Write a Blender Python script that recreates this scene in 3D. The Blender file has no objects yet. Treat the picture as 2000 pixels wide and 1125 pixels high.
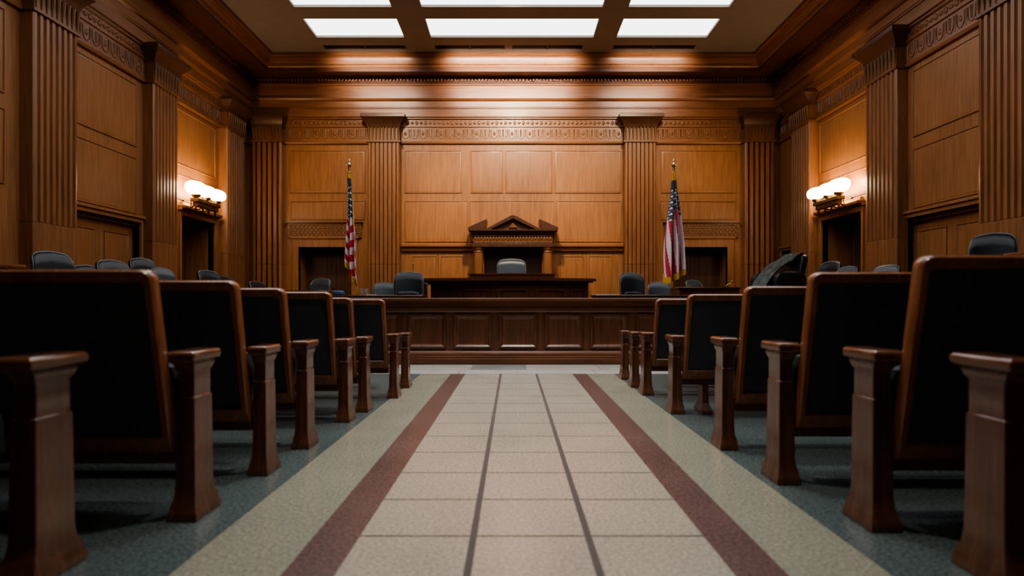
import bpy, bmesh, math, random
from mathutils import Vector, Matrix
random.seed(7)
C = bpy.context.scene.collection
PI = math.pi
H = 0.87                       # eye height
XW, YB, ZC = 6.75, 15.6, 6.77  # half width, back wall, ceiling
YR = -4.5                      # rear wall

# ------------------------------------------------------------------ materials
def newmat(name):
    m = bpy.data.materials.new(name); m.use_nodes = True
    nt = m.node_tree; b = nt.nodes['Principled BSDF']
    return m, nt, b

def wood(name, dark, light, axis='Z', rough=0.38, scale=1.0, bump=0.05, coat=0.15, blotch=True):
    m, nt, b = newmat(name); N = nt.nodes; L = nt.links
    tc = N.new('ShaderNodeTexCoord'); mp = N.new('ShaderNodeMapping')
    s = {'X': (0.9, 14, 14), 'Y': (14, 0.9, 14), 'Z': (14, 14, 0.9)}[axis]
    mp.inputs['Scale'].default_value = [v*scale for v in s]
    L.new(tc.outputs['Object'], mp.inputs['Vector'])
    n1 = N.new('ShaderNodeTexNoise'); n1.inputs['Scale'].default_value = 1.6
    n1.inputs['Detail'].default_value = 6; n1.inputs['Roughness'].default_value = 0.62
    n1.inputs['Distortion'].default_value = 0.5
    L.new(mp.outputs[0], n1.inputs['Vector'])
    n2 = N.new('ShaderNodeTexNoise'); n2.inputs['Scale'].default_value = 0.55; n2.inputs['Detail'].default_value = 2
    L.new(tc.outputs['Object'], n2.inputs['Vector'])
    mx = N.new('ShaderNodeMath'); mx.operation = 'MULTIPLY_ADD'
    L.new(n2.outputs['Fac'], mx.inputs[0]); mx.inputs[1].default_value = 0.5 if blotch else 0.0
    L.new(n1.outputs['Fac'], mx.inputs[2])
    cr = N.new('ShaderNodeValToRGB')
    cr.color_ramp.elements[0].position = 0.45; cr.color_ramp.elements[0].color = (*dark, 1)
    cr.color_ramp.elements[1].position = 1.0; cr.color_ramp.elements[1].color = (*light, 1)
    L.new(mx.outputs[0], cr.inputs['Fac']); L.new(cr.outputs['Color'], b.inputs['Base Color'])
    rr = N.new('ShaderNodeMapRange'); rr.inputs['To Min'].default_value = rough-0.06; rr.inputs['To Max'].default_value = rough+0.1
    L.new(n1.outputs['Fac'], rr.inputs['Value']); L.new(rr.outputs[0], b.inputs['Roughness'])
    bp = N.new('ShaderNodeBump'); bp.inputs['Strength'].default_value = bump; bp.inputs['Distance'].default_value = 0.01
    L.new(n1.outputs['Fac'], bp.inputs['Height']); L.new(bp.outputs[0], b.inputs['Normal'])
    b.inputs['Coat Weight'].default_value = coat; b.inputs['Coat Roughness'].default_value = 0.14 if coat > 0.3 else 0.25
    return m

def plain(name, col, rough=0.5, metal=0.0, emit=None, estr=0, noise=0.12, nscale=8, bump=0.0, coat=0.0, spec=None):
    m, nt, b = newmat(name); N = nt.nodes; L = nt.links
    tc = N.new('ShaderNodeTexCoord'); n = N.new('ShaderNodeTexNoise')
    n.inputs['Scale'].default_value = nscale; n.inputs['Detail'].default_value = 4
    L.new(tc.outputs['Object'], n.inputs['Vector'])
    cr = N.new('ShaderNodeValToRGB')
    cr.color_ramp.elements[0].position = 0.3; cr.color_ramp.elements[0].color = (*[c*(1-noise) for c in col], 1)
    cr.color_ramp.elements[1].position = 0.7; cr.color_ramp.elements[1].color = (*[min(1, c*(1+noise)) for c in col], 1)
    L.new(n.outputs['Fac'], cr.inputs['Fac']); L.new(cr.outputs['Color'], b.inputs['Base Color'])
    b.inputs['Roughness'].default_value = rough; b.inputs['Metallic'].default_value = metal
    b.inputs['Coat Weight'].default_value = coat
    if spec is not None: b.inputs['Specular IOR Level'].default_value = spec
    if emit: b.inputs['Emission Color'].default_value = (*emit, 1); b.inputs['Emission Strength'].default_value = estr
    if bump:
        bp = N.new('ShaderNodeBump'); bp.inputs['Strength'].default_value = bump; bp.inputs['Distance'].default_value = 0.01
        L.new(n.outputs['Fac'], bp.inputs['Height']); L.new(bp.outputs[0], b.inputs['Normal'])
    return m

def terrazzo(name, c1, c2, rough=0.22, cloud=0.15):
    m, nt, b = newmat(name); N = nt.nodes; L = nt.links
    tc = N.new('ShaderNodeTexCoord')
    a = N.new('ShaderNodeTexNoise'); a.inputs['Scale'].default_value = 70; a.inputs['Detail'].default_value = 3
    k = N.new('ShaderNodeTexNoise'); k.inputs['Scale'].default_value = 2.2; k.inputs['Detail'].default_value = 5
    L.new(tc.outputs['Object'], a.inputs['Vector']); L.new(tc.outputs['Object'], k.inputs['Vector'])
    ad = N.new('ShaderNodeMath'); ad.operation = 'MULTIPLY_ADD'
    L.new(k.outputs['Fac'], ad.inputs[0]); ad.inputs[1].default_value = cloud*1.2; L.new(a.outputs['Fac'], ad.inputs[2])
    cr = N.new('ShaderNodeValToRGB')
    cr.color_ramp.elements[0].position = 0.38; cr.color_ramp.elements[0].color = (*c1, 1)
    cr.color_ramp.elements[1].position = 0.78; cr.color_ramp.elements[1].color = (*c2, 1)
    L.new(ad.outputs[0], cr.inputs['Fac']); L.new(cr.outputs['Color'], b.inputs['Base Color'])
    rr = N.new('ShaderNodeMapRange'); rr.inputs['To Min'].default_value = rough-0.05; rr.inputs['To Max'].default_value = rough+0.06
    L.new(k.outputs['Fac'], rr.inputs['Value']); L.new(rr.outputs[0], b.inputs['Roughness'])
    return m

def attr_mat(name, rough=0.7):
    m, nt, b = newmat(name)
    a = nt.nodes.new('ShaderNodeAttribute'); a.attribute_name = 'Col'
    nt.links.new(a.outputs['Color'], b.inputs['Base Color']); b.inputs['Roughness'].default_value = rough
    b.inputs['Sheen Weight'].default_value = 0.2
    return m

WD, WL = (0.20, 0.084, 0.030), (0.42, 0.185, 0.068)
M = {
 'wall': wood('wall_wood', WD, WL, 'Z', 0.42),
 'wallh': wood('wall_wood_horizontal_x', (0.16, 0.065, 0.026), (0.35, 0.148, 0.058), 'X', 0.36),
 'wally': wood('wall_wood_horizontal_y', (0.16, 0.065, 0.026), (0.35, 0.148, 0.058), 'Y', 0.36),
 'pil': wood('pilaster_wood', (0.165, 0.068, 0.026), (0.37, 0.158, 0.06), 'Z', 0.4),
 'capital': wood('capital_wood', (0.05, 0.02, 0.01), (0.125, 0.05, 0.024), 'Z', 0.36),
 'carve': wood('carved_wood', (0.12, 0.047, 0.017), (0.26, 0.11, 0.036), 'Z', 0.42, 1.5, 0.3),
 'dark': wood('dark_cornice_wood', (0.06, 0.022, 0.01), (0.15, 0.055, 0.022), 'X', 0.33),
 'mahog': wood('mahogany', (0.06, 0.024, 0.015), (0.2, 0.084, 0.048), 'Z', 0.24, 1.2, 0.03, 0.5),
 'mahogx': wood('mahogany_horizontal', (0.07, 0.025, 0.013), (0.21, 0.078, 0.038), 'X', 0.22, 1.2, 0.03, 0.5),
 'armtop': wood('polished_arm_wood', (0.08, 0.03, 0.016), (0.22, 0.085, 0.042), 'Y', 0.18, 1.2, 0.02, 0.7),
 'frame': wood('lit_bench_frame_wood', (0.19, 0.068, 0.03), (0.36, 0.14, 0.062), 'Z', 0.24, 1.2, 0.03, 0.4),  # lighter than the mahogany: aisle light on the stiles put into the colour
 'bar': wood('bar_wood', (0.075, 0.027, 0.013), (0.22, 0.082, 0.036), 'Z', 0.33, 1.0, 0.03, 0.2),
 'barx': wood('bar_wood_horizontal', (0.08, 0.029, 0.014), (0.23, 0.088, 0.04), 'X', 0.3, 1.0, 0.03, 0.2),
 'door': wood('door_wood', (0.2, 0.084, 0.03), (0.42, 0.18, 0.066), 'Z', 0.42),
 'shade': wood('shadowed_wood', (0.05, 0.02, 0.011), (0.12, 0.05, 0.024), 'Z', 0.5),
 'leather': plain('black_leather', (0.013, 0.016, 0.02), 0.32, bump=0.15, nscale=60, spec=0.4),
 'benchleather': plain('bench_leather', (0.062, 0.068, 0.08), 0.48, bump=0.1, nscale=60, spec=0.3),
 'greyleather': plain('grey_leather', (0.05, 0.062, 0.068), 0.3, bump=0.12, nscale=60),
 'piping': plain('grey_piping', (0.13, 0.145, 0.16), 0.35),
 'blackplastic': plain('black_plastic', (0.012, 0.012, 0.014), 0.4),
 'chrome': plain('brushed_steel', (0.5, 0.5, 0.52), 0.3, 1.0),
 'brass': plain('brass', (0.55, 0.38, 0.14), 0.32, 1.0),
 'antique': plain('antique_brass', (0.22, 0.14, 0.055), 0.38, 0.9, noise=0.4, nscale=12),
 'goldpole': plain('gold_pole', (0.75, 0.62, 0.38), 0.25, 1.0),
 'ceil': plain('ceiling_plaster', (0.27, 0.235, 0.205), 0.85, noise=0.04, nscale=3),
 'light': plain('light_diffuser', (0.8, 0.82, 0.84), 0.6, emit=(0.93, 0.97, 1.0), estr=2.7, noise=0.02),
 'vent': plain('vent_metal', (0.035, 0.035, 0.037), 0.5, 0.4),
 'globe': plain('opal_glass', (0.95, 0.9, 0.8), 0.3, emit=(1.0, 0.80, 0.52), estr=14, noise=0.01),
 'tile': terrazzo('aisle_tile', (0.29, 0.26, 0.215), (0.52, 0.475, 0.405), 0.17, 0.12),
 'grout': plain('grout', (0.07, 0.052, 0.046), 0.6),
 'redstrip': terrazzo('red_granite', (0.075, 0.045, 0.042), (0.19, 0.115, 0.105), 0.24),
 'palegreen': terrazzo('pale_green_terrazzo', (0.19, 0.19, 0.15), (0.37, 0.365, 0.295), 0.17),
 'darkgreen': terrazzo('dark_green_terrazzo', (0.045, 0.062, 0.062), (0.14, 0.175, 0.172), 0.24),
 'ivory': terrazzo('ivory_stone', (0.36, 0.35, 0.32), (0.58, 0.57, 0.53), 0.22),
 'greystone': terrazzo('grey_stone', (0.2, 0.21, 0.2), (0.34, 0.35, 0.33), 0.25),
 'carpet': plain('dais_carpet', (0.06, 0.03, 0.02), 0.9, nscale=120, noise=0.3),
 'flag': attr_mat('flag_cloth', 0.6),
 'fringe': plain('gold_fringe', (0.75, 0.45, 0.03), 0.55, nscale=90, noise=0.3),
 'paper': plain('paper', (0.75, 0.74, 0.7), 0.7),
 'bluecap': plain('blue_fabric', (0.06, 0.14, 0.3), 0.7),
 'greencoat': plain('grey_green_cloth', (0.06, 0.073, 0.07), 0.5, nscale=22, noise=0.6, bump=0.6),
}
def glassmat():
    m, nt, b = newmat('clear_glass')
    b.inputs['Base Color'].default_value = (0.85, 0.92, 0.92, 1); b.inputs['Roughness'].default_value = 0.05
    b.inputs['Transmission Weight'].default_value = 0.9; b.inputs['IOR'].default_value = 1.3
    return m
M['glass'] = glassmat()

# ------------------------------------------------------------------ mesh builder
class MB:
    def __init__(s, T=None): s.v = []; s.f = []; s.T = T or (lambda p: p)
    def add(s, vs, fs):
        o = len(s.v); s.v += [tuple(s.T(tuple(p))) for p in vs]; s.f += [tuple(i+o for i in f) for f in fs]
    def box(s, x0, x1, y0, y1, z0, z1):
        vs = [(x, y, z) for z in (z0, z1) for y in (y0, y1) for x in (x0, x1)]
        s.add(vs, [(0,2,3,1),(4,5,7,6),(0,1,5,4),(2,6,7,3),(0,4,6,2),(1,3,7,5)])
    def rings(s, rings, cap=True, closed=True):
        n = len(rings[0]); vs = [p for r in rings for p in r]; fs = []
        for i in range(len(rings)-1):
            for j in range(n if closed else n-1):
                k = (j+1) % n
                fs.append((i*n+j, i*n+k, (i+1)*n+k, (i+1)*n+j))
        if cap: fs.append(tuple(range(n))[::-1]); fs.append(tuple((len(rings)-1)*n+j for j in range(n)))
        s.add(vs, fs)
    def rectloft(s, secs):      # (z, x0, x1, y0, y1)
        s.rings([[(a, c, z), (b, c, z), (b, d, z), (a, d, z)] for z, a, b, c, d in secs])
    def lathe(s, prof, cx=0, cy=0, n=16, axis='Z'):
        s.rings([[(cx+r*math.cos(2*PI*j/n), cy+r*math.sin(2*PI*j/n), z) for j in range(n)] for r, z in prof])
    def tube(s, pts, r, n=8):
        pts = [Vector(p) for p in pts]; rs = r if isinstance(r, (list, tuple)) else [r]*len(pts); rings = []
        for i, p in enumerate(pts):
            t = (pts[min(i+1, len(pts)-1)]-pts[max(i-1, 0)]).normalized()
            a = t.cross(Vector((0, 0, 1)))
            if a.length < 0.1: a = t.cross(Vector((0, 1, 0)))
            a.normalize(); b2 = t.cross(a)
            rings.append([p+(a*math.cos(2*PI*j/n)+b2*math.sin(2*PI*j/n))*rs[i] for j in range(n)])
        s.rings(rings)
    def prism(s, poly, d0, d1, plane='XZ'):
        f = {'XZ': lambda u, v, d: (u, d, v), 'XY': lambda u, v, d: (u, v, d), 'YZ': lambda u, v, d: (d, u, v)}[plane]
        s.rings([[f(u, v, d0) for u, v in poly], [f(u, v, d1) for u, v in poly]])
    def sell(s, c, r, e1=0.5, e2=0.5, nu=24, nv=14, fn=None):   # superellipsoid
        g = lambda w, e: math.copysign(abs(w)**e, w); rings = []
        for i in range(nv+1):
            ph = -PI/2+PI*i/nv; ph = max(-PI/2+0.02, min(PI/2-0.02, ph)); ring = []
            for j in range(nu):
                th = 2*PI*j/nu
                p = [r[0]*g(math.cos(ph), e1)*g(math.cos(th), e2), r[1]*g(math.cos(ph), e1)*g(math.sin(th), e2), r[2]*g(math.sin(ph), e1)]
                if fn: p = fn(*p)
                ring.append((c[0]+p[0], c[1]+p[1], c[2]+p[2]))
            rings.append(ring)
        s.rings(rings)
    def build(s, name, mat, parent=None, bevel=0, seg=2, smooth=True, angle=35, origin=None):
        me = bpy.data.meshes.new(name)
        vs = s.v
        if origin is None:
            if parent is None:
                xs, ys, zs = zip(*vs); origin = ((min(xs)+max(xs))/2, (min(ys)+max(ys))/2, min(zs))
            else: origin = (0, 0, 0)
        vs = [(a-origin[0], b-origin[1], c-origin[2]) for a, b, c in vs]
        me.from_pydata(vs, [], s.f); me.update()
        bm = bmesh.new(); bm.from_mesh(me); bmesh.ops.recalc_face_normals(bm, faces=bm.faces); bm.to_mesh(me); bm.free()
        if smooth:
            me.polygons.foreach_set('use_smooth', [True]*len(me.polygons)); me.set_sharp_from_angle(angle=math.radians(angle))
        o = bpy.data.objects.new(name, me); C.objects.link(o); o.location = origin
        o.data.materials.append(mat)
        if parent: o.parent = parent
        if bevel:
            b = o.modifiers.new('bevel', 'BEVEL'); b.width = bevel; b.segments = seg; b.limit_method = 'ANGLE'; b.angle_limit = math.radians(40)
            b.harden_normals = False
        return o

def tag(o, label=None, cat=None, group=None, kind=None):
    if label: o['label'] = label
    if cat: o['category'] = cat
    if group: o['group'] = group
    if kind: o['kind'] = kind
    return o
def thing(name, label, cat, loc=(0, 0, 0), rz=0, group=None):
    o = bpy.data.objects.new(name, None); C.objects.link(o); o.location = loc; o.rotation_euler = (0, 0, rz); o.empty_display_size = 0.1
    return tag(o, label, cat, group)
def dup(root, loc, rz=0, label=None, scale=1.0, group=None):
    def cp(o, par):
        c = o.copy(); C.objects.link(c)
        if par: c.parent = par
        for ch in kids[o.name]: cp(ch, c)
        return c
    kids = {}
    def walk(o):
        kids[o.name] = list(o.children)
        for ch in o.children: walk(ch)
    walk(root)
    r = cp(root, None); r.location = loc; r.rotation_euler = (0, 0, rz)
    r.scale = scale if isinstance(scale, tuple) else (scale,)*3
    if label: r['label'] = label
    if group: r['group'] = group
    return r

# wall-local coordinates (s along the wall, p out of the wall, z) -> world
TL = lambda q: (-XW+q[1], q[0], q[2])
TR = lambda q: (XW-q[1], q[0], q[2])
TB = lambda q: (q[0], YB-q[1], q[2])
def cut(s0, s1, z0, z1, holes):
    S = sorted({s0, s1, *[v for h in holes for v in h[:2]]}); Z = sorted({z0, z1, *[v for h in holes for v in h[2:]]})
    out = []
    for a, b in zip(S, S[1:]):
        for c, d in zip(Z, Z[1:]):
            m, n = (a+b)/2, (c+d)/2
            if not any(h[0] < m < h[1] and h[2] < n < h[3] for h in holes): out.append((a, b, c, d))
    return out
def struct(o): o['kind'] = 'structure'; return o

# ------------------------------------------------------------------ floor
XL0, XR0, XL1, XR1, XL2, XR2 = -0.565, 0.703, -0.735, 0.873, -1.09, 1.20
YA = 7.29
m = MB()
for a, b, c, d in cut(-XW-1, XW+1, YR, YB+1, [(XL2, XR2, YR+0.001, YA), (-XW, XW, YA, 8.33)]):
    m.add([(a, c, 0), (b, c, 0), (b, d, 0), (a, d, 0)], [(0, 1, 2, 3)])
for a, b, c, d in [(XL2, XR2, YR, YA), (-XW, XW, YA, 8.33)]:
    m.add([(a, c, -0.012), (b, c, -0.012), (b, d, -0.012), (a, d, -0.012)], [(0, 1, 2, 3)])
fl = struct(m.build('floor', M['darkgreen'], origin=(0, 0, 0), smooth=False))
def slab(name, x0, x1, y0, y1, mat, z=0.0):
    q = MB(); q.box(x0, x1, y0, y1, -0.011, z); return q.build(name, mat, fl, smooth=False)
slab('terrazzo_border', XL2, XL1, YR, YA, M['palegreen']); slab('terrazzo_border', XR1, XR2, YR, YA, M['palegreen'])
slab('granite_strip', XL1, XL0, YR, YA, M['redstrip']); slab('granite_strip', XR0, XR1, YR, YA, M['redstrip'])
slab('grout_bed', XL0, XR0, YR, YA, M['grout'], -0.003)
gx = [XL0, -0.146, 0.277, XR0]
m = MB()
ys = [2.27+0.418*k for k in range(-16, 13)]
for i in range(3):
    x0 = gx[i]+(0.013 if i else 0.0); x1 = gx[i+1]-(0.013 if i < 2 else 0.0)
    for a, b in zip(ys, ys[1:]): m.box(x0, x1, a+0.005, b-0.005, -0.011, 0)
m.build('floor_tile', M['tile'], fl, smooth=False)
# cross band of stone slabs
slab('stone_joint', -XW, XW, YA, 8.33, M['grout'], -0.002)
m = MB(); m2 = MB()
x = -XW; k = 0
while x < XW:
    w = [0.95, 0.55, 1.2, 0.7][k % 4]; e = min(x+w, XW)
    m.box(x, e-0.006, YA+0.006, 7.72, -0.011, 0)
    (m2 if k % 3 == 1 else m).box(x+0.12, min(e-0.006+0.12, XW), 7.735, 8.33, -0.011, 0)
    x += w; k += 1
m.build('stone_slab', M['ivory'], fl, smooth=False); m2.build('stone_slab', M['greystone'], fl, smooth=False)

# ------------------------------------------------------------------ ceiling + light panels + vents
rows = [(13.80-1.43*k-0.95, 13.80-1.43*k) for k in range(8)]
cols = [(-4.42, -2.42), (-1.86, 1.82), (2.30, 4.36)]
lh = [(c[0], c[1], r[0], r[1]) for r in rows for c in cols]
vents = [(-4.4, -2.5), (-1.81, -0.19), (-0.02, 1.62), (2.33, 4.23)]
vh = [(a, b, 14.2, 14.42) for a, b in vents]
m = MB()
for a, b, c, d in cut(-XW, XW, YR, YB, lh+vh): m.box(a, b, c, d, ZC, ZC+0.12)
ce = struct(m.build('ceiling', M['ceil'], origin=(0, 0, ZC), smooth=False))
posn = ['left', 'wide middle', 'right']
for ri, r in enumerate(rows):
    for ci, c in enumerate(cols):
        rowtxt = 'nearest the bench wall' if ri == 0 else ('second row from the bench wall' if ri == 1 else 'farther back over the seating')
        t = thing('ceiling_light', 'white glowing %s ceiling panel in the row %s' % (posn[ci], rowtxt) if ri < 2 else 'white glowing ceiling panel over the public seating behind the frame edge', 'ceiling light',
                  ((c[0]+c[1])/2, (r[0]+r[1])/2, ZC), 0, 'recessed ceiling light panels')
        w, h = (c[1]-c[0])/2, (r[1]-r[0])/2
        q = MB(); q.box(-w, w, -h, h, 0.05, 0.07); q.build('diffuser', M['light'], t, smooth=False)
        q = MB()
        for a in cut(-w, w, -h, h, [(-w+0.02, w-0.02, -h+0.02, h-0.02)]): q.box(a[0], a[1], a[2], a[3], 0.0, 0.05)
        q.build('frame', M['ceil'], t, smooth=False)
vn = ['far left', 'middle left', 'middle right', 'far right']
for k, (a, b) in enumerate(vents):
    t = thing('air_vent', 'black slotted air vent in the ceiling, %s of the four' % vn[k], 'vent', ((a+b)/2, 14.31, ZC), 0, 'ceiling vents')
    w = (b-a)/2
    q = MB(); q.box(-w, w, -0.11, 0.11, 0.06, 0.08); q.build('backing', M['vent'], t, smooth=False)
    q = MB()
    for j in range(4): q.box(-w, w, -0.105+0.055*j, -0.09+0.055*j, 0.0, 0.06)
    q.box(-0.02, 0.02, -0.11, 0.11, 0.0, 0.06); q.box(-w, -w+0.02, -0.11, 0.11, 0, 0.06); q.box(w-0.02, w, -0.11, 0.11, 0, 0.06)
    q.build('louvre', M['vent'], t, smooth=False)

# ------------------------------------------------------------------ walls
LH = [(9.35, 11.1, 0, 2.27), (12.45, 13.85, 0, 2.6)]
RH = [(8.75, 10.55, 0, 2.27), (11.85, 13.4, 0, 2.6), (14.85, 15.4, 0, 2.1)]
BH = [(-5.44, -4.10, 0, 2.22), (4.10, 5.44, 0, 2.22)]
def wall(name, T, s0, s1, holes, mat):
    m = MB(T)
    for a, b, c, d in cut(s0, s1, 0, ZC, holes): m.box(a, b, -0.12, 0, c, d)
    return struct(m.build(name, mat, origin=(0, 0, 0), smooth=False))
wl = wall('wall_left', TL, YR, YB, LH, M['wall'])
wr = wall('wall_right', TR, YR, YB, RH, M['wall'])
wb = wall('wall_back', TB, -XW, XW, BH, M['wall'])
m = MB(); m.box(-XW, XW, YR-0.12, YR, 0, ZC); struct(m.build('wall_rear', M['wall'], smooth=False))

def panel(T, par, s0, s1, z0, z1, mat, g=0.012, p=0.012):
    m = MB(T)
    ring = lambda e, pp: [(s0+e, pp, z0+e), (s1-e, pp, z0+e), (s1-e, pp, z1-e), (s0+e, pp, z1-e)]
    m.rings([ring(0, 0.0), ring(0.002, 0.022), ring(0.018, 0.022), ring(0.026, 0.006), ring(0.05, 0.012)], cap=False)
    m.add(ring(0.05, 0.012), [(0, 1, 2, 3)])
    return m.build('panel', mat, par, bevel=0)
for T, par, bays in ((TL, wl, [(4.0, 5.4), (6.6, 8.15), (9.45, 11.0), (12.2, 13.9)]), (TR, wr, [(3.6, 4.7), (5.9, 7.6), (8.85, 10.35), (11.6, 13.5)])):
    for i, (a, b) in enumerate(bays):
        panel(T, par, a, b, 3.62, 4.74, M['wall'])
        panel(T, par, a, b, 2.92 if i == 3 else 2.42, 3.42, M['wall'])
for a, b in ((-2.75, -1.30), (-1.08, -0.25), (-0.2, 1.0), (1.05, 2.75)): panel(TB, wb, a, b, 3.6, 4.68, M['wall'])
for a, b in ((-2.75, -1.15), (-1.1, 1.05), (1.1, 2.75)): panel(TB, wb, a, b, 2.36, 3.4, M['wall'])
for sg in (-1, 1):
    a, b = sorted((sg*3.75, sg*5.66)); panel(TB, wb, a, b, 3.6, 4.68, M['wall']); panel(TB, wb, a, b, 2.92, 3.4, M['wall'])
# centre wainscot with ledge
m = MB(TB); m.rings([[(s, p, z) for p, z in ((0, 2.12), (0.07, 2.12), (0.09, 2.16), (0.09, 2.2), (0.15, 2.23), (0.15, 2.27), (0, 2.31))] for s in (-2.82, 2.78)])
struct(m.build('trim_20', M['wallh'], origin=(0, 0, 0)))
for a, b in ((-2.55, -1.95), (-1.85, -1.25), (1.2, 1.8), (1.93, 2.5)):
    panel(TB, wb, a, b, 0.9, 2.0, M['door'])
m = MB(TB); m.box(-1.9-0.006, -1.9+0.006, 0, 0.004, 0.6, 2.12); m.box(1.86, 1.872, 0, 0.004, 0.6, 2.12); m.build('panel_joint', M['shade'], wb, smooth=False)
# baseboards
for T, nm, segs, mat in ((TL, 'left', [(YR, 9.35), (11.1, 12.45), (13.85, YB)], 'wally'), (TR, 'right', [(YR, 8.75), (10.55, 11.85), (13.4, 14.85), (15.4, YB)], 'wally'), (TB, 'back', [(-XW, -5.44), (-4.10, 4.10), (5.44, XW)], 'wallh')):
    m = MB(T)
    for a, b in segs:
        m.rings([[(s, p, z) for p, z in ((0, 0), (0.04, 0), (0.04, 0.2), (0.025, 0.23), (0, 0.24))] for s in (a, b)])
    struct(m.build('baseboard_'+nm, M[mat], origin=(0, 0, 0)))

# entablature, mitred at the corners
PROF = [(0, 4.84), (0.05, 4.84), (0.06, 4.87), (0.05, 4.9), (0.03, 4.91), (0.03, 5.25), (0.06, 5.26), (0.06, 5.28), (0.045, 5.29), (0.045, 5.44),
        (0.09, 5.46), (0.09, 5.49), (0.13, 5.5), (0.13, 5.69), (0.155, 5.7), (0.155, 5.72), (0.17, 5.73), (0.17, 5.87), (0.21, 5.89), (0.24, 5.93), (0.24, 5.95), (0.17, 5.96), (0.17, 6.26), (0.20, 6.28), (0.20, 6.31)]
PROF2 = [(0, 6.31), (0.26, 6.31), (0.26, 6.335), (0.22, 6.34), (0.22, 6.40), (0.30, 6.41), (0.30, 6.44), (0.82, 6.44), (0.82, 6.37), (0.85, 6.37), (0.85, 6.47)]
PROF3 = [(0, 6.46), (0.86, 6.46), (0.88, 6.49), (0.88, 6.51), (0.90, 6.52), (0.94, 6.60), (0.96, 6.66), (0.98, 6.66), (0.98, 6.69), (1.02, 6.70), (1.02, 6.765), (0, 6.765)]
def entab(T, kind, nm, mats, prof):
    m = MB(T)
    if kind == 'side': A = [(YR, p, z) for p, z in prof]; B = [(YB-p, p, z) for p, z in prof]
    else: A = [(-XW+p, p, z) for p, z in prof]; B = [(XW-p, p, z) for p, z in prof]
    m.rings([A, B], closed=False, cap=False)
    return m
n = 0
for T, kind, mt in ((TL, 'side', 'wally'), (TR, 'side', 'wally'), (TB, 'back', 'wallh')):
    n += 1; e = struct(entab(T, kind, 0, 0, PROF).build('trim_%d' % n, M[mt], origin=(0, 0, 0), angle=20))
    S0, S1 = (6.2, YB-0.1) if kind == 'side' else (-XW+0.1, XW-0.1)
    # carved frieze ornaments: U-shaped leaves and rosettes, upper band of small leaves
    m = MB(T); s = S0+0.1; k = 0
    while s < S1-0.1:
        pts = []
        for j in range(9):
            a = PI+PI*j/8; pts.append((s+0.075*math.cos(a), 0.032, 5.06+0.09*math.sin(a)))
        pts = [(s-0.075, 0.032, 5.2)]+pts+[(s+0.075, 0.032, 5.2)]
        m.tube(pts, 0.011, 5)
        if k % 2: m.sell((s, 0.034, 5.1), (0.035, 0.012, 0.05), 1, 1, 8, 5)
        else: m.tube([(s, 0.032, 5.02), (s, 0.034, 5.2)], [0.014, 0.022], 5)
        m.tube([(s+0.112, 0.032, 4.95), (s+0.112, 0.032, 5.2)], [0.004, 0.013], 4)
        s += 0.225; k += 1
    s = S0+0.05; k = 0
    while s < S1:
        m.sell((s, 0.05, 5.365), (0.045, 0.014, 0.05 if k % 2 else 0.035), 1, 1, 7, 5); s += 0.1125; k += 1
    m.build('carved_frieze', M['carve'], e, angle=50)
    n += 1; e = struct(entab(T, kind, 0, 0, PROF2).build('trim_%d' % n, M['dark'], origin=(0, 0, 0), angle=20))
    m = MB(T); s = S0
    while s < S1-0.2: m.box(s, s+0.05, 0.2, 0.285, 6.345, 6.4); s += 0.085
    m.build('dentil_row', M['wallh'], e, smooth=False)
    n += 1; e = struct(entab(T, kind, 0, 0, PROF3).build('trim_%d' % n, M[mt], origin=(0, 0, 0), angle=20))
    m = MB(T); s = S0+(0 if kind == 'side' else 0.85)
    while s < (S1-0.9): m.sell((s, 0.91, 6.52), (0.016, 0.018, 0.016), 1, 1, 6, 4); s += 0.045
    m.build('bead_row', M['carve'], e)

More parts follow.
